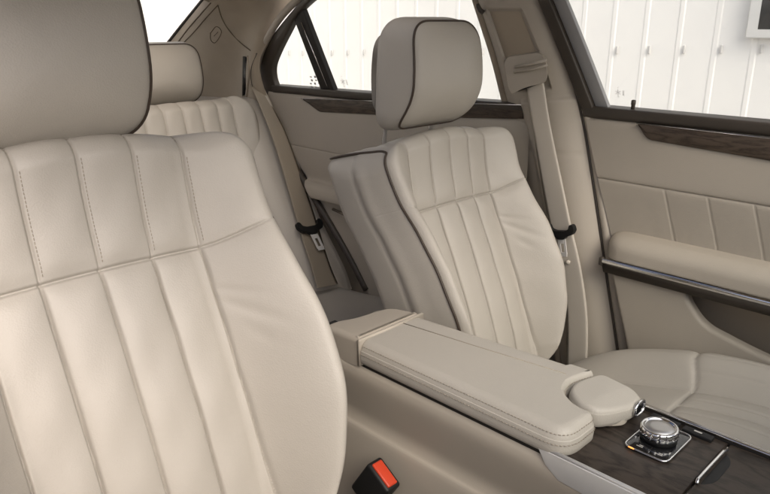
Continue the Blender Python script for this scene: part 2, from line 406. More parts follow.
def build_headrest(fr_off, root, base, front_y, width=.118, height=.190, depth=.100, fold=.045, name='headrest'):
    """front panel framed by piping, flank and back; base = (x, y, z) bottom centre of the front face"""
    W, H = width, height
    loop = roundpoly([(-W, 0), (-W*.99, H*.5), (-W*.93, H), (W*.93, H), (W*.99, H*.5), (W, 0)], [.040, .05, .052, .052, .05, .040], 12)
    n = len(loop); ctr = np.array([0, H*.5])
    def curl(h): return fold*np.clip(1-h/(H*.47), 0, 1)**2.1 + .016*np.clip((h-H*.5)/(H*.5), 0, 1)**2
    def P(a, h, d): return np.stack([base[0]+a, base[1]+d, base[2]+h], -1)
    V = [P(0, ctr[1], -.020+float(curl(ctr[1])))]; F = []; rings = []
    for r in np.linspace(.06, 1, 26):
        p = ctr+(loop-ctr)*r; dome = -.016*(1-r**2.6)-.004*(1-r)
        edge = .006*max(0, (r-.9)/.1)**2
        rings.append(P(p[:, 0], p[:, 1], dome+edge+curl(p[:, 1])))
    for f in np.linspace(.03, 1, 22):
        bul = .009*math.sin(math.pi*min(1, f*1.05))-.050*max(0, f-.6)**2/.16
        c = loop-ctr; c = c/np.linalg.norm(c, axis=1)[:, None]; p = loop+c*bul
        d0 = .006+curl(loop[:, 1]); dmax = depth+.012*np.sin(np.pi*np.clip(loop[:, 1]/H, 0, 1))
        rings.append(P(p[:, 0], p[:, 1], d0+(dmax-d0)*f))
    for r in np.linspace(.85, .1, 6):
        p = ctr+(loop-ctr)*r*.93; rings.append(P(p[:, 0], p[:, 1], depth+.012*np.sin(np.pi*np.clip(p[:, 1]/H, 0, 1))+.010*(1-r)))
    for R in rings: V += list(R)
    F = [(0, 1+k, 1+(k+1) % n) for k in range(n)]
    for i in range(len(rings)-1):
        F += [(1+i*n+k, 1+i*n+(k+1) % n, 1+(i+1)*n+(k+1) % n, 1+(i+1)*n+k) for k in range(n)]
    F.append(tuple(1+(len(rings)-1)*n+k for k in range(n)))
    hr = link(name, V, F, LEATHER, root, off=fr_off)
    pp = P(loop[:, 0]*1.004, ctr[1]+(loop[:, 1]-ctr[1])*1.004, .0060+curl(loop[:, 1]))
    # the cord stops short of the middle of the bottom edge
    link('piping', *tube(pp, .0024, 8, closed=True), PIPING, hr)
    hr.children[0].data.transform(Matrix.Translation(Vector(-np.asarray(fr_off))))
    return hr

def build_front_seat():
    root = thing('seat', 'x', 'car seat', ROOT0, 'front seats with fluted leather backs')
    off = ROOT0-np.array([0, 0, EYE])
    V, Fc = back.body(); bk = link('backrest', np.asarray(V)+HIP, Fc, LEATHER, root, off=off)
    for sd in (-1, 1):
        V, Fc = back.piping((sd,)); link('piping', np.asarray(V)+HIP, Fc, PIPING, bk, off=off)
    for g in back.grooves:
        P, N = back.seam_path(g+.0040, back.seam+.008, back.S-.03, 90); link('stitching', *stitches(P+HIP, N, 0, .0046, .0031, .0005, .0003), THREAD, bk, off=off)
    # cushion
    y0, y1 = .02, .70
    yy = np.linspace(y0, y1, 150); uu = np.linspace(-1, 1, 220)
    cw = spl(yy, [.02, .12, .3, .5, .62, .70], [.215, .245, .262, .264, .25, .21])
    A = uu[None]*cw[:, None]; Y = np.repeat(yy[:, None], 220, 1)
    base = spl(Y, [.02, .10, .22, .37, .50, .62, .70], [-.690, -.622, -.602, -.622, -.655, -.690, -.72])
    bolz = spl(Y, [.02, .15, .30, .45, .56, .70], [.010, .026, .042, .046, .040, .008])
    Z = base+bolz*sstep(np.abs(A), .135, .215)-.0*A
    gr = np.array([-.14, -.07, 0, .07, .14]); seamy = .375+.030*sstep(np.abs(A), .14, .22)
    idx = np.clip(np.searchsorted(gr, A)-1, 0, 3); t = np.clip((A-gr[idx])/.07, 0, 1)*2-1
    frontpart = Y < seamy
    pil = np.where(frontpart, .008*(1-np.abs(t)**2.6), .006*(1-np.abs(A/.14)**3))*(np.abs(A) < .14)+.006*(1-np.exp(-(np.abs(A)-.14)/.012))*(np.abs(A) >= .14)
    ds = np.abs(Y-seamy); Z = Z+pil*(1-.8*np.exp(-(ds/.012)**1.3))
    for g in (-.094, -.031, .031, .094, .156, .19): Z = Z-.0026*np.exp(-((A-g)/.0022)**2)*frontpart
    for g in gr:
        act = 1.0 if abs(abs(g)-.14) < 1e-6 else frontpart
        Z = Z-.0035*np.exp(-((A-g)/.0022)**2)*act
    # further flutes over the thigh bolster
    for g in (.178, .214):
        Z = Z-.0028*np.exp(-((np.abs(A)-g)/.0022)**2)*frontpart
    Z = Z-.0045*np.exp(-(ds/.0028)**2)
    e = np.minimum(cw[:, None]-np.abs(A), np.minimum(Y-y0, (y1-Y)*1.2)); R = .045; x = np.clip(R-e, 0, R)
    Z = Z-(R-np.sqrt(np.maximum(R*R-x*x, 0)))
    # local y -> place
    X = A+.298; Y = Y-.087; Z = Z+.018; P = np.stack([X, Y, Z], -1)
    rim = np.vstack([P[:, 0], P[-1, 1:-1], P[::-1, -1], P[0, -2:0:-1]])
    rows = [rim]
    for f in (.25, .6, 1.0):
        r2 = rim.copy(); r2[:, 2] = rim[:, 2]*(1-f)+(-.86)*f; rows.append(r2)
    rows = [np.vstack([r, r[:1]]) for r in rows]
    link('cushion', *join(grid(P), grid(np.array(rows))), LEATHER, root, off=off)
    # seat base and runners
    link('seat_base', *rbox((.31, .30, -.925), (.44, .56, .19), .02), TRIM, root, off=off)
    for sx in (-.19, .19): link('runner', *rbox((.31+sx, .28, -1.08), (.04, .62, .12), .006), BLACK, root, off=off)
    # headrest and posts
    hb = np.array([.293, .785, -.143])
    hr = build_headrest(off, root, hb, 0, width=.107, height=.210, depth=.135, fold=.058)
    for sx in (-.085, .062):
        link('headrest_post', *tube([(.31+sx, .902, -.20), (.31+sx, .888, -.06)], .0052, 16), CHROME, hr, off=off)
    return root
seat = build_front_seat()
seat['label'] = 'large cream fluted front seat beside the red belt buckle, its headrest cut off at top'

def dup(o, parent=None):
    c = o.copy(); COL.objects.link(c)
    if parent: c.parent = parent
    for ch in list(o.children): dup(ch, c)
    return c
seat2 = dup(seat)
seat.scale.x = 1.07; seat.location.x -= .006; seat2.scale.x = -1      # the two seats mirror each other: the inboard bolster is the deeper one
seat2.location = Vector(ROOT0)+Vector((.820, .137, -.090))
seat2['label'] = 'cream fluted front seat beyond the padded armrest, its whole piped headrest in view'
for ch in seat2.children:
    if ch.name.startswith('headrest'): ch.location.z += .021; ch.location.x += .034

# ------------------------------------------------------------------ rear bench
rb = thing('bench', 'cream fluted leather rear bench with its outer headrest, behind the front seats', 'car seat', (1.06, 1.7, 0))
R_ = Frame(rb)
RH = np.array([1.115, 1.75, -.908])
rback = SeatBack(S=.715, k=.40,
    wk=([0, .1, .2, .3, .4, .5, .6, .715], [.13, .155, .18, .205, .225, .238, .243, .240]), grooves=[-.155, -.0925, -.03, .0325, .095, .155], seam=.46,
    bol=([0, .2, .4, .55, .715], [.030, .032, .028, .018, .004]), thick=([0, .4, .715], [.16, .15, .14]), R=.028, rc=.075, rt=.06, amp=.008, na=340, ns=130, side_crease=False, seam_rise=.004)
V, Fc = rback.body(); bk = R_.add('backrest', (np.asarray(V)+RH, Fc), LEATHER)
# left half of the bench back, mostly hidden by the foreground seat
V = np.asarray(rback.body()[0])+RH; V[:, 0] = 2*.715-V[:, 0]
R_.add('backrest', (V, Fc), LEATHER)
# side bolster that fills the gap to the door
rows = []
for (x0, y0, x1, y1, z) in ((1.25, 2.10, 1.475, 2.06, -.262), (1.25, 2.06, 1.475, 2.01, -.268), (1.25, 2.02, 1.475, 1.96, -.31), (1.25, 1.96, 1.475, 1.90, -.40), (1.245, 1.90, 1.47, 1.835, -.52), (1.24, 1.81, 1.465, 1.735, -.66), (1.235, 1.71, 1.46, 1.62, -.79), (1.235, 1.67, 1.458, 1.58, -.86)):
    row = []
    for t in np.linspace(0, 1, 9):
        bulge = .052*(1-abs(2*t-1)**2.6)
        row.append((x0+(x1-x0)*t, y0+(y1-y0)*t+.05-bulge*1.2-.015*t, z+.010*(1-abs(2*t-1)**2)))
    rows.append(cr(row, 5))
rows = np.array(rows); rows = np.stack([cr(rows[:, j], 8) for j in range(rows.shape[1])], 1)
R_.add('side_bolster', grid(rows), LEATHER)
# bench cushion
P = []
for y in np.linspace(1.10, 1.80, 50):
    row = []
    for x in np.linspace(.05, 1.43, 70):
        z = float(spl(y, [1.10, 1.16, 1.3, 1.5, 1.8], [-.90, -.815, -.80, -.82, -.85]))
        e = min(x-.05, 1.43-x, .06); z += -.03*(1-min(1, e/.05))**2
        z -= .004*math.exp(-((x-1.20)/.004)**2)
        row.append((x, y, z))
    P.append(row)
P = np.array(P); rim = np.array([P[0], np.stack([P[0, :, 0], P[0, :, 1]+.02, P[0, :, 2]*0-1.15], -1)])
R_.add('cushion', join(grid(P), grid(rim)), LEATHER)
# rear headrests (wide, shallow)
hr = build_headrest(R_.off, rb, (1.075, 2.035, -.257), 0, width=.135, height=.185, depth=.09)
hr2 = dup(hr, rb); hr2.location.x -= .66
for h in (hr,):
    for sx in (-.06, .06):
        R_.add('headrest_post', tube([(1.075+sx, 2.10, -.32), (1.075+sx, 2.09, -.2)], .006, 12), CHROME, hr)

# ------------------------------------------------------------------ centre console
cc = thing('centre_console', 'beige centre console with padded armrest and dark wood controller panel, between the front seats', 'car console', (.755, .40, 0))
C_ = Frame(cc)
# body: hollowed flank with a crease, swept along the car
def console_prof(y):
    L = [(.668, -.520), (.663, -.528), (.6625, -.545), (.671, -.585), (.676, -.612), (.672, -.628), (.664, -.640), (.657, -.72), (.650, -.90), (.648, -1.15)]
    Rr = [(2*.7545-x, z) for x, z in L[::-1]]
    return L+Rr
rows = []
ysec = np.linspace(-.05, .86, 40)
for y in ysec:
    pr = np.array(console_prof(y)); half = cr(pr[:10], 5); oth = cr(pr[10:], 5); q = np.vstack([half, oth, half[:1]])
    zadd = -.0*y
    rows.append(np.stack([q[:, 0], np.full(len(q), y), q[:, 1]+zadd], -1))
g = grid(np.array(rows)); m = rows[0].shape[0]
C_.add('body', (g[0], g[1]+[tuple(range(m-1)), tuple(len(g[0])-m+i for i in range(m-1))]), TRIM, sharp=50)

# armrest lid
lid_out = roundpoly([(.661, .716), (.661, .352), (.737, .352), (.7385, .386), (.757, .4140), (.785, .4230), (.812, .4180), (.838, .4085), (.834, .458), (.808, .716)], [.003, .034, .022, .012, .014, .014, .014, .012, .02, .003], 9)
def lidmap(x, y, d): return np.array([x, y, -.513+d+.004*(1-((x-.742)/.085)**2)*max(0, d/.04)])
def lid_mesh(P=lid_out, zb=-.513, tight=1.0):
    # side wall + rounded shoulder + crowned top built from inset rings
    n = len(P)
    ar = np.sum(P[:, 0]*np.roll(P[:, 1], -1)-np.roll(P[:, 0], -1)*P[:, 1]); Q = P if ar > 0 else P[::-1]
    e = np.roll(Q, -1, 0)-Q; e /= np.linalg.norm(e, axis=1)[:, None]+1e-9; nr = np.stack([-e[:, 1], e[:, 0]], 1); vn = nr+np.roll(nr, 1, 0); vn /= np.maximum(np.sum(vn*nr, 1)[:, None], .5)
    rear = Q[:, 1] > .706; vn[rear] = np.stack([np.sign(.735-Q[rear, 0]), 0*Q[rear, 0]], 1)
    vn *= (1-.60*sstep(Q[:, 0], .705, .745)*(Q[:, 1] < .45))[:, None]
    rings = [(.006, 0.0), (.002, .002), (.0, .006), (-.0006, .013), (0, .020), (.0006, .0235), (.0019, .0243), (.0024, .0262), (.0048, .0322), (.0085, .0360), (.0125, .0380), (.0165, .0388), (.0185, .0390), (.0200, .0390)]
    rings = [(a*tight, b) for a, b in rings]
    V = []
    for ins, d in rings:
        for p, q in zip(Q, vn): w = p+q*ins; V.append((w[0], w[1], zb+d))
    F = [(i*n+k, i*n+(k+1) % n, (i+1)*n+(k+1) % n, (i+1)*n+k) for i in range(len(rings)-1) for k in range(n)]
    m = len(rings)
    if tight == .99:                                   # dish the middle with real rings so that it can be bent
        top = np.array(V[-n:]); c = top.mean(0)
        for r in np.linspace(.9, .06, 12):
            V += [tuple(c+(p-c)*r) for p in top]; m += 1
            F += [((m-2)*n+k, (m-2)*n+(k+1) % n, (m-1)*n+(k+1) % n, (m-1)*n+k) for k in range(n)]
    F += [tuple(range(n)), tuple((m-1)*n+k for k in range(n))]
    return V, F, Q, vn
V, Fc, Q, vn = lid_mesh()
lid = C_.add('armrest', (V, Fc), LEATHER, sharp=40)
pth = np.array([(p[0]+q[0]*.0042, p[1]+q[1]*.0042, -.513+.0306) for p, q in zip(Q, vn)]); pth = np.vstack([pth, pth[:1]])
pth2 = np.array([(p[0]-q[0]*.0004, p[1]-q[1]*.0004, -.513+.019) for p, q in zip(Q, vn)]); pth2 = np.vstack([pth2, pth2[:1]])
nrm = np.array([(-q[0]*.7, -q[1]*.7, .7) for q in vn]); nrm = np.vstack([nrm, nrm[:1]])
nrm2 = np.array([(-q[0], -q[1], .1) for q in vn]); nrm2 = np.vstack([nrm2, nrm2[:1]])
sel = pth[:, 1] < .712
C_.add('stitching', join(stitches(pth, nrm, 0, .0052, .0036, .0006, .0006), stitches(pth2, nrm2, 0, .0052, .0036, .0006, .0006)), THREAD, lid)
# lengthwise seam on the pad
C_.add('seam', tube([AZ(396, 321, -.4740), AZ(480, 347.5, -.4740), AZ(566, 374, -.4740)], .0009, 6), THREAD, lid)
# hinge block behind the pad
hb = roundpoly([(.663, .722), (.806, .722), (.802, .772), (.79, .790), (.725, .800), (.695, .815), (.668, .812)], [.004, .004, .012, .02, .01, .012, .012], 6)
C_.add('hinge_cover', prism(hb, lambda x, y, d: np.array([x, y, -.520+d-.10*max(0, y-.722)]), .050, .010, 5), TRIM, sharp=40)
C_.add('joint_strip', prism([(.6605, .7165), (.809, .7165), (.8085, .7215), (.6605, .7215)], lambda x, y, d: np.array([x, y, -.516+d]), .0455, .0022, 3), TRIM)
C_.add('hinge_clip', rbox((.690, .818, -.487), (.026, .010, .008), .002), BLACK)
# dark gap under the pad
C_.add('shadow_gap', rbox((.7475, .55, -.5165), (.158, .40, .008), .001), RUBBER)
# hand rest pod with its foot
pod_out = roundpoly([(.8385, .4045), (.812, .4140), (.785, .4190), (.7585, .4100), (.7415, .386), (.7422, .360), (.760, .3475), (.790, .336), (.822, .333), (.8345, .350)], [.013, .014, .014, .014, .014, .012, .012, .010, .012, .014], 8)
V, Fc, _, _ = lid_mesh(pod_out, -.503, .99)
V = np.array(V); dome = np.clip((V[:, 2]+.487)/.0235, 0, 1)
V[:, 2] += dome*(-.010*np.clip((.375-V[:, 1])/.045, 0, 1)**1.4-.0105)
po = C_.add('hand_rest', (V, Fc), LEATHER, sharp=40)
r = []
for a in np.linspace(0, 2*math.pi, 40, endpoint=False):
    c, s_ = math.cos(a), math.sin(a); r.append((.811+.0135*np.sign(c)*abs(c)**.7, .3325-.0*c, -.4905+.0095*np.sign(s_)*abs(s_)**.8))
C_.add('end_trim', tube(np.array(r), .0022, 8, closed=True), CHROME, po)
C_.add('end_badge', (r, [tuple(range(40))]), GLOSSBLACK, po)
C_.add('foot', prism(roundpoly([(.757, .358), (.782, .337), (.803, .342), (.808, .40), (.764, .40)], .010, 6), lambda x, y, d: np.array([x, y, -.5055+d]), .014, .001), TRIM, po, sharp=40)
# wood deck
WZ = -.509
deck = [(.669, .228), (.669, .41), (.842, .41), (.842, .228)]
wd = C_.add('wood_panel', prism(deck, lambda x, y, d: np.array([x, y, WZ-.006+d]), .006, .0012, 3), WOOD, sharp=40)
lidp = [(.669, -.04), (.669, .2245), (.842, .2245), (.842, -.04)]
tl = C_.add('wood_tray_lid', prism(lidp, lambda x, y, d: np.array([x, y, WZ-.006+d]), .0062, .0012, 3), WOOD, sharp=40)
C_.add('lid_handle', join(tube([(.728, .2215, WZ+.0035), (.735, .2235, WZ+.0042), (.812, .2235, WZ+.0042), (.820, .2215, WZ+.0035)], .0022, 8)), CHROME, tl)
C_.add('finger_recess', prism(roundpoly([(.730, .2205), (.819, .2205), (.800, .208), (.748, .208)], .012, 8), lambda x, y, d: np.array([x, y, WZ-.002+d]), .0026, .0006), BLACK, tl)
# left metal rail: bright upper bead over a satin flank that starts on a slant behind the pad
C_.add('metal_trim', prism([(.392, -.507), (.380, -.527), (.360, -.540), (.20, -.548), (-.04, -.552), (-.04, -.507)], lambda y, z, d: np.array([.6665-d+.10*max(0, -.52-z)*.0, y, z]), .0055, .0018, 3), SILVER, sharp=40)
C_.add('metal_bead', tube([(.6652, .391, -.5062), (.6652, .2, -.5062), (.6652, -.04, -.5062)], .0030, 10), SILVER)
C_.add('metal_bead', tube([(.8445, .41, -.5045), (.8445, -.04, -.5045)], .0028, 10), CHROME)
C_.add('metal_bead', tube([(.8515, .41, -.5065), (.8515, -.04, -.5065)], .0022, 8), CHROME)
C_.add('edge_channel', rbox((.8482, .185, -.511), (.012, .45, .008), .001), RUBBER)
# rotary controller
KX, KY = .785, .293
ct = C_.add('rotary_controller', prism(roundpoly([(.742, .264), (.820, .264), (.820, .318), (.742, .318)], .009, 6), lambda x, y, d: np.array([x, y, WZ+d]), .0030, .0008), GLOSSBLACK, sharp=40)
fr = roundpoly([(.7415, .2635), (.8205, .2635), (.8205, .3185), (.7415, .3185)], .010, 8)
C_.add('frame', tube(np.c_[fr, np.full(len(fr), WZ+.0028)], .0013, 8, closed=True), CHROME, ct)
C_.add('reflection_strip', tube([(.7412, .304, WZ+.0030), (.7409, .308, WZ+.0032), (.7413, .3115, WZ+.0031)], .0010, 6), ORANGEGLINT, ct)  # small glowing strip painting an orange reflection on the frame corner
rib = lambda a, r, z: (1-.055*(abs(math.sin(a*8)) < .2)) if r > .0220 and z < .016 else 1
kz = WZ+.004
C_.add('collar', lathe([(.0225, 0), (.0225, .006), (.020, .008)], (KX, KY, kz)), BLACK, ct)
kn = C_.add('knob', lathe([(.0185, .004), (.0215, .0045), (.0233, .006), (.0238, .010), (.0235, .0145), (.0226, .0165), (.0214, .0172), (.0196, .0170), (.0188, .0158), (.0180, .0150), (.010, .0150), (.001, .0150)], (KX, KY, kz), seg=112, rmod=rib), CHROME, ct, sharp=50)
C_.add('cap', lathe([(.0176, .0150), (.0168, .0162), (.010, .0170), (.001, .0172)], (KX, KY, kz)), SATIN, kn)
# two pictogram buttons in front of the knob, and the push keys beside the rail
for gy in (.277, .302):
    C_.add('button_mark', join(rbox((.7515, gy, WZ+.0032), (.0012, .008, .0006), .0002), rbox((.7545, gy-.001, WZ+.0032), (.0012, .005, .0006), .0002)), GLYPH, ct)
C_.add('key_divider', rbox((.753, .2895, WZ+.0031), (.014, .0008, .0006), .0002), RUBBER, ct)
for ky in (.262, .305):
    k = C_.add('push_key', rbox((.832, ky, WZ+.002), (.012, .038, .0056), .0015), BLACK, wd)
    C_.add('key_mark', rbox((.832, ky, WZ+.0052), (.003, .010, .0005), .0002), GLYPH, k)

# ------------------------------------------------------------------ belt buckle beside the foreground seat
bb = thing('seat_belt_buckle', 'black seat belt buckle with red release button, beside the foreground seat', 'belt buckle', (.62, .63, .50))
B_ = Frame(bb)
c1, c2, c3, c4 = [np.array(p) for p in (AX(370, 463, .618), AX(381, 460.5, .634), AX(398, 484, .634), AX(387.5, 490, .618))]
ctr = (c1+c2+c3+c4)/4
ux = np.array([1, 0, 0.]); uy = (c3-c2); uy[0] = 0; ly = np.linalg.norm(uy); uy /= ly; un = np.cross(ux, uy); un = un if un[2] > 0 else -un
rot = Matrix((ux, uy, un)).transposed()
B_.add('housing', rbox(ctr-un*.036, (.030, ly*1.22, .075), .005, rot), BLACK)
B_.add('release_button', rbox(ctr-un*.0005, (.0195, ly*.98, .010), .0025, rot), RED)
B_.add('stalk', tube([ctr-un*.06, ctr-un*.12, ctr-un*.20-uy*.02], [.011, .010, .010], 10), BLACK)

# ------------------------------------------------------------------ doors
def yedge(z): return .800+.335*(z+.20)
fd = thing('door', 'front car door with pleated beige panel, storage pocket and chrome pull beside the wood console', 'car door', (1.45, .35, .3))
D_ = Frame(fd)
def door_grid(prof, n=120, y_end=-.25, yst=None, groove=None, ymin=None):
    pr = cr(np.array(prof), 8); P = np.zeros((len(pr), n, 3))
    for i, (x, z) in enumerate(pr):
        ys = np.linspace(yst if yst is not None else yedge(z), y_end, n); xx = np.full(n, x)
        if groove: xx = xx+groove(ys, z)
        P[i] = np.stack([xx, ys, np.full(n, z)], -1)
    return P
def pleat(ys, z):
    o = np.zeros_like(ys)
    for k in range(0, 9):
        yc = .597-.090*k+.30*(z+.345)
        o += .0014*np.exp(-((ys-yc)/.0018)**2)+.0005*np.exp(-((ys-yc)/.016)**2)
    return o*sstep(-.338-z, .0, .010)
up = D_.add('upper_panel', grid(door_grid([(1.470, -.2060), (1.452, -.2075), (1.440, -.216), (1.4365, -.240), (1.436, -.300), (1.4365, -.335), (1.4405, -.3420)], 100)), DOORLEATHER)
D_.add('pleated_insert', grid(door_grid([(1.4445, -.3405), (1.438, -.3455), (1.4385, -.365), (1.4415, -.40), (1.444, -.44), (1.445, -.475)], 420, groove=pleat)), DOORLEATHER)
# armrest with rounded rear end
arm = []
for y in np.r_[.700+.0*np.arange(1), .697, .690, .678, .660, np.linspace(.63, -.25, 30)]:
    f = math.sqrt(max(0, 1-((max(y, .655)-.655)/.0455)**2)); row = []
    for x, z in roundpoly([(1.446, -.452), (1.408, -.456), (1.386, -.474), (1.384, -.508), (1.446, -.512)], [0, .018, .022, .006, 0], 8, closed=False):
        row.append((1.446-(1.446-x)*(.25+.75*f), y, -.478+(z+.478)*(.45+.55*f) if z > -.478 else z))
    arm.append(row)
arm = np.array(arm); g = grid(arm)
D_.add('armrest', (g[0], g[1]+[tuple(range(arm.shape[1]))]), DOORLEATHER, sharp=60)
pull = D_.add('chrome_pull', sweep([(0.004, .0045), (-.001, .0055), (-.0035, .002), (-.0035, -.003), (-.001, -.0055), (.004, -.0045)], [((1.386, y, -.5145), (1, 0, 0), (0, 0, 1)) for y in (.694, .60, .3, -.25)]), CHROME, sharp=50)
D_.add('pull_lower_strip', sweep([(0, 0), (.004, 0), (.016, -.022), (.012, -.024)], [((1.386, y, -.5205), (1, 0, 0), (0, 0, 1)) for y in (.696, .3, -.25)]), DARKPLASTIC, pull)  # dark plastic strip below the chrome
D_.add('pull_end', rbox((1.389, .698, -.5165), (.012, .010, .020), .003), DARKPLASTIC, pull)
low = roundpoly([(yedge(-.535), -.536), (.516, -.536), (.505, -.566), (.468, -.608), (.336, -.640), (-.25, -.69), (-.25, -1.15), (yedge(-1.1)+.03, -1.15), (yedge(-.80), -.80)], [.0, .012, .03, .06, .10, 0, 0, 0, 0.05], 9)
D_.add('lower_panel', prism(low, lambda y, z, d: np.array([1.432-d+.0*z, y, z]), .022, .010, 5), DOORLEATHER, sharp=40)
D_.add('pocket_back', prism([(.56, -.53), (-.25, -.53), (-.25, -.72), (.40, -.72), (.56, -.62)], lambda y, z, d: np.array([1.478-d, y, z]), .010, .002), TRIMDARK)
D_.add('pocket_liner', prism([(.514, -.531), (.49, -.531), (.485, -.552), (.499, -.556)], lambda y, z, d: np.array([1.458-d, y, z]), .020, .003), DARKPLASTIC)
# belt rail and lock pin
D_.add('belt_rail', sweep(roundpoly([(0, 0), (.050, .002), (.050, -.028), (.006, -.026), (.001, -.018)], .006, 4), [((1.434, y, -.1835), (1, 0, 0), (0, 0, 1)) for y in (.803, .5, .2, -.25)]), DARKPLASTIC, sharp=50)
pin = AX(633, 107, 1.452)
D_.add('lock_pin', lathe([(.0042, -.012), (.0042, .004), (.0050, .006), (.0050, .013), (.0038, .0150), (.001, .0154)], pin, seg=20), DARKPLASTIC)
wood = D_.add('wood_strip', prism(roundpoly([(.672, -.2105), (.645, -.2415), (.40, -.2535), (-.25, -.275), (-.25, -.2145)], [.004, .012, 0, 0, 0], 6), lambda y, z, d: np.array([1.440-d-.0*z, y, z]), .0085, .0025, 3), DOORWOOD, sharp=40)
D_.add('wood_edge_chrome', tube([(1.4325, .673, -.2095), (1.4318, .40, -.2115), (1.4318, -.25, -.2135)], .0013, 8), CHROME, wood)
# window frame: dark seal and grey channel, leaning in with the glass
def tilt(y, z, d, x0=1.462): return np.array([x0-.30*(z+.20)-d, y, z])
def leanstrip(y0, y1, z0=-.205, z1=.26, ln=.36, curve=.10):
    zz = np.linspace(z0, z1, 14); f = lambda yb, z: yb+ln*(z+.20)+curve*(z+.2)**2
    return [(f(y0, z), z) for z in zz]+[(f(y1, z), z) for z in zz[::-1]]
D_.add('window_seal', prism(leanstrip(.774, .806), lambda y, z, d: tilt(y, z, d, 1.458), .020, .005, 3), DARKPLASTIC, sharp=40)
D_.add('window_channel', prism(leanstrip(.742, .7735), lambda y, z, d: tilt(y, z, d, 1.462), .012, .002, 2), GREYFRAME, sharp=40)
fg_ = D_.add('window_glass', prism([(.752, -.205), (-.25, -.205), (-.25, .26), (.92, .26)], lambda y, z, d: tilt(y, z, d, 1.470), .004, .0005, 1), GLASS, smooth=False)
def etched(mark_c, plane, size):
    """small glazing stamp: a star with a column of characters beside it"""
    vf = []
    cy, cz = mark_c
    for k in range(6):
        a = math.pi/3*k+math.pi/2; ca, sa = math.cos(a), math.sin(a)
        p = lambda r, s_: (cy+size*(r*ca-s_*sa), cz+size*(r*sa+s_*ca))
        vf.append(prism([p(.10, -.07), p(1.0, -.03), p(1.0, .03), p(.10, .07)], plane, .0004, .0001, 1))
        vf.append(prism([p(.62, -.16), p(.70, -.16), p(.70, .16), p(.62, .16)], plane, .0004, .0001, 1))
    for i, (dy, dz, w_) in enumerate(((-1.65, .55, .30), (-1.65, .25, .22), (-1.65, -.05, .30), (-1.65, -.35, .26), (-1.65, -.65, .30), (0, 1.5, .18), (-.1, -1.25, .3))):
        a, b = cy+size*(dy-w_), cy+size*(dy+w_); z0, z1 = cz+size*(dz-.07), cz+size*(dz+.07)
        vf.append(prism([(a, z0), (b, z0), (b, z1), (a, z1)], plane, .0004, .0001, 1))
    return join(*vf)
mk = AX(615, 93, 1.437)
D_.add('etched_mark', etched((mk[1], mk[2]), lambda y, z, d: tilt(y, z, d, 1.4655), .0075), ETCH, fg_, smooth=False)

rd = thing('door', 'rear car door with small triangular quarter window, behind the whole headrest', 'car door', (1.43, 1.4, .3))
E_ = Frame(rd)
edge_pts = [AX(u, v, 1.425) for u, v in ((269, 98), (281, 126), (300, 166), (325, 207), (352, 252), (372, 290))]
ez = np.array([p[2] for p in edge_pts]); ey = np.array([p[1] for p in edge_pts])
def yed2(z): return float(np.interp(-z, -ez, ey))
def rdoor(prof, n=60):
    pr = cr(np.array(prof), 8)
    return np.array([[(x, y, z) for y in np.linspace(yed2(z), .93, n)] for x, z in pr])
E_.add('upper_panel', grid(rdoor([(1.45, -.222), (1.434, -.224), (1.424, -.232), (1.420, -.26), (1.420, -.36), (1.4215, -.395), (1.426, -.402)])), DOORLEATHER)
E_.add('lower_panel', grid(rdoor([(1.428, -.400), (1.4225, -.406), (1.424, -.46), (1.426, -.50), (1.41, -.508), (1.395, -.525), (1.393, -.555), (1.42, -.565), (1.415, -.70), (1.41, -1.0)])), DOORLEATHER)
E_.add('chrome_pull', tube([AX(333, 209, 1.40), AX(350, 217, 1.392), (1.390, 1.2, -.56)], .005, 8), CHROME)
E_.add('belt_rail', sweep(roundpoly([(0, 0), (.05, .002), (.05, -.026), (.006, -.024), (.001, -.016)], .005, 4), [((1.414, y, z), (1, 0, 0), (0, 0, 1)) for y, z in ((1.955, -.2085), (1.5, -.2015), (.95, -.190))]), DARKPLASTIC, sharp=50)
w2 = E_.add('wood_strip', prism(roundpoly([AX(302, 99, 1.415)[1:], AX(319, 112, 1.415)[1:], AX(420, 117, 1.415)[1:], (.95, -.225), (.95, -.190)], [.004, .01, 0, 0, 0], 6), lambda y, z, d: np.array([1.424-d, y, z]), .0085, .0025, 3), DOORWOOD, sharp=40)
E_.add('wood_edge_chrome', tube([AX(301, 98.5, 1.4145), AX(420, 102.5, 1.4145), (1.4145, .95, -.192)], .0013, 8), CHROME, w2)
def tilt2(y, z, d, x0=1.440): return np.array([x0-.30*(z+.21)-d, y, z])
def onto(u, v, x0=1.430):
    r = ray(u, v); t = (x0-.063)/(r[0]+.30*r[2]); p = r*t; return (p[1], p[2])
outer = [onto(*p) for p in ((270, 97), (262, 84), (260.5, 68), (265, 50), (276, 34), (292, 14), (312, -8), (330, -22))]
inner = [onto(*p) for p in ((330, -10), (318, -3), (300, 14), (290, 32), (280, 52), (275, 66), (275.5, 78), (279, 88), (282, 97))]
E_.add('window_frame', prism(np.vstack([cr(outer, 5), cr(inner, 5)]), tilt2, .022, .004, 3), DARKPLASTIC, sharp=40)
bar = [onto(*p) for p in ((291, 12), (300, 4), (303, 10), (337.5, 95), (324, 95))]
E_.add('division_bar', prism([onto(294, 16), onto(303.5, 8), onto(338, 97), onto(325, 97)], lambda y, z, d: tilt2(y, z, d, 1.442), .018, .003, 3), RUBBER, sharp=40)
p0, p1 = onto(303, 22), onto(333, 96)
E_.add('bar_chrome', tube([tilt2(*p0, .019, 1.442), tilt2(*p1, .019, 1.442)], .0016, 8), CHROME)
E_.add('upper_frame', prism([onto(310, -14), onto(520, -60), onto(520, -80), onto(310, -34)], tilt2, .02, .003, 2), DARKPLASTIC)
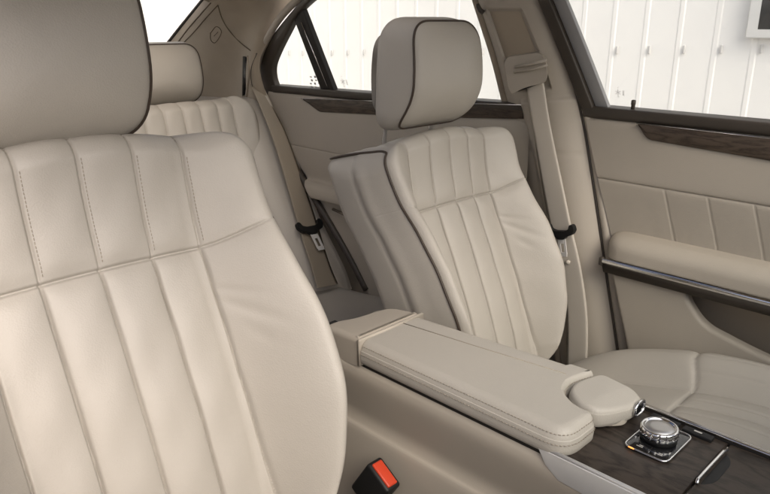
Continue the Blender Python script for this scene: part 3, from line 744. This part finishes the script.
qg = E_.add('quarter_glass', prism([onto(272, 97), onto(262, 70), onto(296, 14), onto(330, 97)], lambda y, z, d: tilt2(y, z, d, 1.450), .004, .0005, 1), GLASS, smooth=False)
wg = E_.add('window_glass', prism([onto(333, 100), onto(298, 10), onto(320, -30), onto(530, -70), onto(520, 115)], lambda y, z, d: tilt2(y, z, d, 1.452), .004, .0005, 1), GLASS, smooth=False)
mk = onto(341, 82, 1.440)
E_.add('etched_mark', etched(mk, lambda y, z, d: tilt2(y, z, d, 1.4475), .011), ETCH, wg, smooth=False)
vf = []
for i in range(4):
    for j in range(3):
        cy, cz = onto(309+j*4.2+(i % 2), 77+i*3.4, 1.438); h = .0022+.0012*((i*3+j) % 2)
        vf.append(prism([(cy-.005, cz-h), (cy+.004, cz-h), (cy+.004, cz+h), (cy-.005, cz+h)], lambda y, z, d: tilt2(y, z, d, 1.4455), .0004, .0001, 1))
E_.add('etched_mark', join(*vf), ETCH, qg, smooth=False)
# door seal that runs down the wheel arch
E_.add('door_seal', tube(cr([np.array(p)+np.array([-.012, .012, 0]) for p in edge_pts], 8), .011, 10), DARKPLASTIC)

# ------------------------------------------------------------------ centre pillar
bp_ = thing('door_pillar', 'beige door pillar with recessed upper panel and belt guide, between front and rear door', 'car pillar', (1.45, .9, .3))
P_ = Frame(bp_)
NU, NV = 90, 170
rowsL = [(470, -30), (478, 0), (487, 28), (497, 60), (505, 92), (513, 124), (522, 160), (534, 215), (546, 275), (556, 330), (566, 390)]
rowsR = [(531, -30), (541, 0), (553, 28), (566, 60), (576, 88), (584, 120), (590, 155), (599, 215), (609, 285), (618, 345), (626, 400)]
PL, PR, PX = [], [], []
for (l, r_) in zip(rowsL, rowsR):
    z = AX(*r_, 1.45)[2]; xb = 1.452-.30*max(0, z+.20)
    z2 = AX(*l, xb-.004)[2]
    PL.append(AX(*l, xb-.004)); PR.append(AX(*r_, xb+.004))
PL, PR = cr(PL, 17)[:NV], cr(PR, 17)[:NV]
P = np.zeros((len(PL), NU, 3))
for i in range(len(PL)):
    for j, t in enumerate(np.linspace(0, 1, NU)):
        p = PL[i]*(1-t)+PR[i]*t; bul = .030*(1-abs(2*t-1)**3.2); p = p-np.array([bul, 0, 0]); P[i, j] = p
# recessed upper field, screen of the belt height slot
fz = np.linspace(0, 1, len(PL))[:, None]*10; ft = np.linspace(0, 1, NU)[None, :]
mask = sstep(ft, .175, .205)*(1-sstep(ft, .735, .765))*sstep(fz, 1.30, 1.42)*(1-sstep(fz, 3.9, 4.02))
P[..., 0] += .010*mask
step = sstep(fz, 4.25, 4.40)*(sstep(ft, .28, .36))            # shelf where the trim widens below the guide
P[..., 0] -= .010*step*(1-sstep(fz, 8, 10)*.5)
P[..., 0] += .0022*np.exp(-((fz-5.75-.25*ft)/.035)**2)        # joint between upper and lower trim
P_.add('pillar_trim', grid(P), TRIM)
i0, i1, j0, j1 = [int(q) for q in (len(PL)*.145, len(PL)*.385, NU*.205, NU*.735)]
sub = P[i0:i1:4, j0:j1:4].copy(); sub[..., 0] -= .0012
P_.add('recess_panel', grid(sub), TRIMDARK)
# beige edge strip beside the door
P_.add('edge_strip', tube([p+np.array([-.002, -.016, 0]) for p in PR[::6]], .0125, 12), TRIM)
P_.add('strip_gap', tube([p+np.array([-.0085, -.0025, 0]) for p in PR[::6]], .0035, 8), DARKPLASTIC)
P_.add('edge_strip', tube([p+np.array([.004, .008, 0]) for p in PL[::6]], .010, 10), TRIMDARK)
# belt guide housing
def gm(u, v, d): return np.array(AX(u, v, 1.398-d))
ghf = P_.add('belt_guide', prism(roundpoly([(505.5, 60), (509, 54.5), (540, 50), (546.5, 57), (548, 79), (526, 84.5), (513, 91), (509.5, 84)], [3, 3, 6, 4, 5, 5, 2, 3], 6), lambda u, v, d: np.array(AX(u, v, 1.402-.0*d))-np.array([d*.8, d*.45, 0])+np.array([0, 0, -d*.15]), .030, .008, 5), TRIM, sharp=50)
P_.add('guide_ridge', tube([gm(511, 66.5, .026)+np.array([0, -.012, 0]), gm(528, 63.5, .028)+np.array([0, -.012, 0]), gm(542, 60, .024)+np.array([0, -.012, 0])], .0035, 8), TRIM, ghf)
P_.add('guide_ridge', tube([gm(510, 72, .026)+np.array([0, -.012, 0]), gm(528, 69, .028)+np.array([0, -.012, 0]), gm(543, 65, .024)+np.array([0, -.012, 0])], .0025, 8), TRIM, ghf)
P_.add('guide_slot', prism(roundpoly([(514, 87), (526, 82), (540, 78), (539, 83), (530, 87), (517, 91)], 2, 4), lambda u, v, d: np.array(AX(u, v, 1.400))-np.array([d*.8, d*.45, 0]), .022, .003), BLACK, ghf)
P_.add('coat_hook', tube([AX(483.5, 13, 1.36), AX(480, 10, 1.355), AX(478, 6, 1.35), AX(477.5, 4, 1.35)], [.006, .0055, .005, .004], 8), DARKPLASTIC)

# ------------------------------------------------------------------ belts
def ribbon(Lp, Rp, t=.0016, n=10):
    L, R = cr(Lp, n), cr(Rp, n); rows = []
    for l, r in zip(L, R):
        w = (r-l); nrm = np.array([-.75, -.6, 0]); e = w/np.linalg.norm(w); row = []
        for f in np.linspace(0, 1, 9): row.append(l+w*f+nrm*(t*(1-abs(2*f-1)**6)))
        for f in np.linspace(1, 0, 9): row.append(l+w*f-nrm*(t*(1-abs(2*f-1)**6)))
        rows.append(row)
    rows = np.array(rows); rows = np.concatenate([rows, rows[:, :1]], 1); return grid(rows)
def tongue(fr_, L, R, dn, scale, parent_root, open_loop=True):
    """black bar with raised ends and a slotted steel tongue; L, R = bar ends, dn = downwards"""
    L, R, dn = map(lambda q: np.asarray(q, float), (L, R, dn)); ax = R-L; W = np.linalg.norm(ax); ax /= W
    dn = dn-ax*np.dot(dn, ax); dn /= np.linalg.norm(dn); nf = np.cross(ax, dn); nf = nf if np.dot(nf, [-.7, -.7, 0]) > 0 else -nf
    pl = lambda p, q, d: L+ax*p*W+dn*q*W+nf*(d-.004)
    pts = [(-.09, -.14), (-.02, -.20), (.08, -.17), (.13, -.02), (.30, .04), (.70, .04), (.87, -.02), (.92, -.17), (1.02, -.20), (1.09, -.14), (1.12, .02), (1.0, .18), (.72, .26), (.64, .36), (.36, .36), (.28, .26), (0, .18), (-.12, .02)]
    b = fr_.add('tongue_grip', prism(roundpoly(pts, .06, 5), pl, .012, .0035, 4), BLACK, parent_root, sharp=50)
    t0 = [(.37, .34), (.63, .34), (.66, .95), (.60, 1.0), (.40, 1.0), (.34, .95)]
    h = [(.44, .58), (.56, .58), (.565, .82), (.435, .82)]
    # frame round a slot: four bars joined
    bars = [[(.34, .34), (.43, .34), (.43, .86), (.34, .92)], [(.57, .34), (.66, .34), (.66, .92), (.57, .86)], [(.345, .84), (.655, .84), (.64, 1.0), (.36, 1.0)], [(.42, .34), (.58, .34), (.58, .52), (.42, .52)]]
    pl2 = lambda p, q, d: L+ax*p*W+dn*q*W+nf*(d+.001)
    fr_.add('tongue_plate', join(*[prism(q, lambda p, s_, d, k=i: pl2(p, s_, d+.0001*k), .0022, .0006, 2) for i, q in enumerate(bars)]), STEEL, b, sharp=40)

fb = thing('front_seat_belt', 'beige seat belt hanging down the door pillar with black grip and steel tongue', 'seat belt', (1.40, .85, .6))
G_ = Frame(fb)
G_.add('webbing', ribbon([AX(525, 82, 1.392), AX(532, 125, 1.386), AX(541, 180, 1.392), AX(549.5, 226, 1.398), AX(558, 262, 1.396), AX(565, 300, 1.394), AX(566.5, 330, 1.392), AX(566, 372, 1.390)],
                         [AX(543, 77, 1.390), AX(550.5, 125, 1.384), AX(562, 180, 1.390), AX(571.5, 226, 1.396), AX(580, 262, 1.394), AX(586, 300, 1.392), AX(588, 330, 1.390), AX(587, 372, 1.388)]), WEB)
tongue(G_, AX(549.5, 229, 1.384), AX(573, 229.5, 1.380), AX(572, 250, 1.382)-AX(563, 230, 1.382), 1, fb)
G_.add('belt_stop', lathe([(.001, .003), (.005, .0025), (.0055, 0)], AX(568, 262, 1.391), axis=(-.8, -.6, 0), seg=16), WEB)

rbt = thing('rear_seat_belt', 'taupe rear seat belt lying on the bench bolster with black grip and steel tongue', 'seat belt', (1.38, 1.85, .6))
H_ = Frame(rbt)
def rbp(u, v, dy=0):
    """point on the bolster front, a little proud of it"""
    Y = float(np.interp(v, [80, 100, 130, 190, 232, 285, 300], [2.02, 1.965, 1.885, 1.80, 1.735, 1.595, 1.57])); return AY(u, v, Y-.012+dy)
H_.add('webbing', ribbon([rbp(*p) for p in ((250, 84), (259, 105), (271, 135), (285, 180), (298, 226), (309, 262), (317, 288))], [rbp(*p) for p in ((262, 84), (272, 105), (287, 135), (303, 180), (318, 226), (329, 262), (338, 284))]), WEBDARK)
tongue(H_, rbp(299, 228, -.012), rbp(319.5, 224, -.012), rbp(314, 246)-rbp(309, 228), 1, rbt)

# ------------------------------------------------------------------ rear roof pillar, shelf, headliner, rear window
rp = thing('roof_pillar', 'wide beige roof pillar with dark vent slot, between rear window and rear door', 'car pillar', (1.33, 2.1, .8))
Q_ = Frame(rp)
net = [[(211, -12, 2.10), (196, 7, 2.20), (178, 29, 2.32), (160, 52, 2.45), (140, 78, 2.56)],
       [(220, -12, 2.06), (207, 10, 2.13), (192, 34, 2.24), (176, 62, 2.36), (158, 92, 2.48)],
       [(232, -12, 2.00), (226, 12, 2.06), (215, 38, 2.14), (205, 70, 2.24), (196, 104, 2.34)],
       [(262, -12, 1.93), (252, 12, 1.97), (243, 36, 2.03), (238, 70, 2.10), (232, 108, 2.18)],
       [(290, -12, 1.86), (271, 12, 1.89), (257, 38, 1.925), (250, 70, 1.975), (256, 108, 2.02)],
       [(306, -12, 1.84), (287, 10, 1.86), (269, 40, 1.895), (259.5, 66, 1.94), (269, 104, 1.965)]]
net = np.array([[AY(u, v, Y) for u, v, Y in r_] for r_ in net])
S1 = np.stack([cr(net[:, j], 12) for j in range(5)], 1); S2 = np.stack([cr(S1[i], 14) for i in range(len(S1))], 0)
Q_.add('pillar_cover', grid(S2), FABRIC)
def onpill(s_, t_, lift=.002):
    """point on the pillar cover for net coordinates"""
    i, j = s_*12, t_*14; i0, j0 = int(min(i, len(S2)-2)), int(min(j, S2.shape[1]-2)); fi, fj = i-i0, j-j0
    p = S2[i0, j0]*(1-fi)*(1-fj)+S2[i0+1, j0]*fi*(1-fj)+S2[i0, j0+1]*(1-fi)*fj+S2[i0+1, j0+1]*fi*fj
    n = np.cross(S2[i0+1, j0]-S2[i0, j0], S2[i0, j0+1]-S2[i0, j0]); n /= np.linalg.norm(n); n = n if np.dot(n, p) < 0 else -n
    return p+n*lift
from mathutils.bvhtree import BVHTree
_bv, _bf = grid(S2); PB = BVHTree.FromPolygons([Vector(v) for v in _bv], _bf)
def hitp(u, v, lift=.001):
    r = ray(u, v); loc, nn, _, _ = PB.ray_cast(Vector((0, 0, 0)), Vector(r).normalized())
    if loc is None: loc = Vector(AY(u, v, 2.0)); nn = Vector((-.7, -.7, 0))
    n = np.array(nn); n = n if np.dot(n, np.array(loc)) < 0 else -n
    return np.array(loc)+n*lift
line = lambda pts, r=.0016, k=6: tube(cr([hitp(*p) for p in pts], k), r, 6)
Q_.add('panel_joint', line([(218, 5), (222, 18), (229, 30), (240, 42), (250, 50), (256.5, 54)], .0017), SEAMDARK)
Q_.add('panel_joint', line([(218, 5), (206, 18), (194, 32), (184, 42.5), (174, 54)], .0016), SEAMDARK)
Q_.add('panel_joint', line([(211, 3), (201, 14), (188, 29), (179, 41), (168, 54)], .0020), SEAMDARK)
Q_.add('glass_seal', tube(cr(net[0]+np.array([.002, -.004, 0]), 8), .0065, 8), RUBBER)
em = [(211, 34), (217.5, 26.5), (221, 32.5), (215, 42), (211.5, 40.5)]
emc = cr([hitp(*p) for p in ((210.5, 33), (216.5, 26.5), (221.5, 32), (215.5, 42.5), (211, 40), (210.5, 33))], 5)
Q_.add('airbag_mark', tube(emc, .0011, 6), SEAMDARK)
Q_.add('airbag_mark', tube([hitp(214, 36), hitp(216, 34), hitp(218, 32)], .0008, 6), SEAMDARK)
Q_.add('vent_slot', prism(roundpoly([(243.8, 56), (247.0, 57), (246.2, 94), (243.2, 96)], 1, 4), lambda u, v, d: hitp(u, v, d), .004, .001), BLACK)
Q_.add('vent_lip', line([(248.2, 56), (249.5, 70), (248.2, 84), (246.5, 97)], .0045), FABRIC)
Q_.add('panel_joint', line([(257, 53), (251.5, 68), (252, 84), (258, 98), (262, 104)], .0013), DARKPLASTIC)
Q_.add('aperture_seal', tube(cr([np.array(AX(u, v, 1.398-.22*max(0, AX(u, v, 1.4)[2]+.2))) for u, v in ((310, -12), (288, 9), (276, 24), (265, 43), (259, 58), (257.5, 70), (260, 86), (268, 103), (281, 132))], 8), .011, 12), TRIM)
ps = thing('parcel_shelf', 'dark beige shelf behind the rear headrest under the rear window', 'car shelf', (.74, 2.35, .98))
R2_ = Frame(ps); R2_.add('bulkhead', rbox((.74, 2.16, -.72), (1.48, .02, .90), .004), FABRIC)
R2_.add('shelf_board', prism(roundpoly([(.05, 2.12), (1.42, 2.12), (1.30, 2.70), (.18, 2.70)], .04, 5), lambda x, y, d: np.array([x, y, -.285+d]), .02, .006), FABRIC)
rw = thing('rear_window', 'sloping rear window beyond the headrests with white wall outside', 'car window', (.74, 2.3, 1.2))
W_ = Frame(rw)
W_.add('glass_pane', prism([(.12, 0), (1.30, 0), (1.265, 1), (.2, 1)], lambda x, t, d: np.array([x, 2.70-.62*t, -.20+.30*t+d]), .004, .0005, 1), GLASS, smooth=False)
hl = thing('headliner', 'beige fabric roof lining above the rear door and roof pillar', 'roof lining', (.74, 1.4, 1.4))
def roofz(y, s_):
    z1 = .205+.03*math.sin(math.pi*np.clip((y-.3)/2.0, 0, 1))-.09*max(0, (y-1.7)/.42)**2
    return z1-.115*abs(s_)**3.2
rows = np.array([[(.74+.66*s_, y, roofz(y, s_)) for s_ in np.linspace(-1, 1, 41)] for y in np.linspace(.22, 2.12, 45)])
g = grid(rows); hole = lambda f: all(-.70 < (rows.reshape(-1, 3)[i][0]-.74)/.66 < .50 and .72 < rows.reshape(-1, 3)[i][1] < 1.86 for i in f)  # opening made up to let light into the rear cabin
fr_ = [f for f in g[1] if not hole(f)]
RL = Frame(hl)
RL.add('roof_lining', (g[0], fr_), FABRIC)
RL.add('roof_skin', (np.array(g[0])+np.array([0, 0, .035]), fr_), SILVER)
RL.add('added_roof_glass', rbox((.675, 1.29, .262), (.84, 1.20, .006), .002), ADDEDROOFTINT)  # glass panel added over the opening, unseen, to light the rear seats

# open side, windscreen, pillar and dashboard: out of view, added to shape cabin light
cb = thing('car_body', 'unseen beige car body side added to hold back light, low beside the front seats', 'car body', (-.02, .9, .4))
B2_ = Frame(cb)
B2_.add('added_side_panel', rbox((-.03, .95, -.70), (.04, 3.6, .92), .01), TRIM)  # added to block light from the open side
B2_.add('windscreen', prism([(.10, 0), (1.36, 0), (1.28, 1), (.20, 1)], lambda x, t, d: np.array([x, -.92+.86*t, -.27+.47*t+d]), .005, .0005, 1), TINTED, smooth=False)  # unseen tinted glass, added to dim the light on the seats
B2_.add('outer_side_panel', rbox((1.515, .95, -.72), (.03, 3.6, .92), .01), TRIM)
B2_.add('side_pillar', prism([(.86, -.24), (1.06, -.24), (1.14, .20), (1.00, .20)], lambda y, z, d: np.array([.0+.22*(z+.24)-d, y, z]), .03, .006), TRIM, sharp=40)
db = thing('dashboard', 'long dark padded dashboard, added out of view to shade the lower cabin', 'dashboard', (.74, -.5, .6))  # added to keep front light off the lower seats
prof = roundpoly([(-.16, -.42), (-.14, -.25), (-.24, -.19), (-.55, -.185), (-.98, -.33), (-.98, -.75), (-.30, -.75)], [.04, .05, .08, .1, .02, .02, .1], 6)
Frame(db).add('dash_top', sweep([(p[0], p[1]) for p in prof], [((x, 0, 0), (0, 1, 0), (0, 0, 1)) for x in (.02, .4, .8, 1.2, 1.46)]), DARKPLASTIC, sharp=50)

# ------------------------------------------------------------------ setting
def struct(name, vf, m):
    o = link(name, vf[0], vf[1], m, None, off=(0, 0, -EYE)); o['kind'] = 'structure'; return o
struct('floor', rbox((.74, 1.0, -EYE-.02), (1.50, 3.4, .04), .01), CARPET)
o = struct('ground', ([(-150, -150, -EYE-.35), (150, -150, -EYE-.35), (150, 150, -EYE-.35), (-150, 150, -EYE-.35)], [(0, 1, 2, 3)]), ASPHALT)
# white clad building round two sides of the yard
bd = thing('clad_building', 'white ribbed metal building outside the car windows with one dark window', 'building', (4.0, 3.0, EYE-1.6))
K_ = Frame(bd)
def ribbed(p0, p1, z0, z1, pitch, ph, inward):
    p0, p1, inward = np.array(p0), np.array(p1), np.array(inward); L = np.linalg.norm(p1-p0); t = (p1-p0)/L; prof = []
    s_ = ph
    prof.append((0, 0))
    while s_ < L-.02:
        if s_ > .03: prof += [(s_-.018, 0), (s_-.010, .0035), (s_+.010, .0035), (s_+.018, 0)]
        s_ += pitch
    prof.append((L, 0)); P = []
    for z in (z0, z1): P.append([np.array([*(p0+t*a+inward*b), z]) for a, b in prof])
    return grid(np.array(P))
hx0, hx1, hz0 = .7, 1.315, -.089
def srow(y): return -.195-.0*(y-2)
wl = ribbed((4, -5.0), (4, 8.0), -1.6, 3.2, .1985, (6.0+.05+1.0) % .1985+.035, (-1, 0))
w1 = K_.add('side_wall', wl, CLAD, smooth=False)
K_.add('end_wall', ribbed((4, 7.0), (-7, 7.0), -1.6, 3.2, .1985, .1, (0, -1)), CLAD, smooth=False)
vf = []
for i in range(60):
    y = 1.252+.1985*(i-25); z = -.150-.036*(y-1.5)
    if y > 7 or abs(z) > 1: continue
    K_.add('screw', rbox((3.990, y, z), (.012, .014, .046), .005), SCREW, w1)
wf = K_.add('window', prism([(1.325, -.088), (.25, -.088), (.25, .9), (1.325, .9)], lambda y, z, d: np.array([3.995-d, y, z]), .05, .006), WINFRAME)
K_.add('pane', prism([(1.270, -.045), (.30, -.045), (.30, .85), (1.270, .85)], lambda y, z, d: np.array([3.995-d, y, z]), .0515, .002), DARKPANE, wf)

# ------------------------------------------------------------------ light
SUN_DIR = Vector((-.25, -.70, .64)).normalized()
el = math.asin(SUN_DIR.z); az = math.atan2(SUN_DIR.x, SUN_DIR.y)
w = bpy.data.worlds.new('World'); SC.world = w; w.use_nodes = True
nt = w.node_tree; sky = nt.nodes.new('ShaderNodeTexSky'); sky.sky_type = 'NISHITA'; sky.sun_disc = False
sky.sun_elevation = el; sky.sun_rotation = az; sky.air_density = .4; sky.dust_density = 5.0; sky.ozone_density = .4
bg = nt.nodes['Background']; bg.inputs['Strength'].default_value = .15
nt.links.new(sky.outputs['Color'], bg.inputs['Color'])
sl = bpy.data.lights.new('sun', 'SUN'); sl.energy = .7; sl.angle = math.radians(70); sl.color = (1, .985, .965)
so = bpy.data.objects.new('sun', sl); COL.objects.link(so); so.rotation_euler = (-SUN_DIR).to_track_quat('-Z', 'Y').to_euler()
SC.view_settings.view_transform = 'Standard'; SC.view_settings.look = 'None'; SC.view_settings.gamma = 1
SC.view_settings.exposure = .8
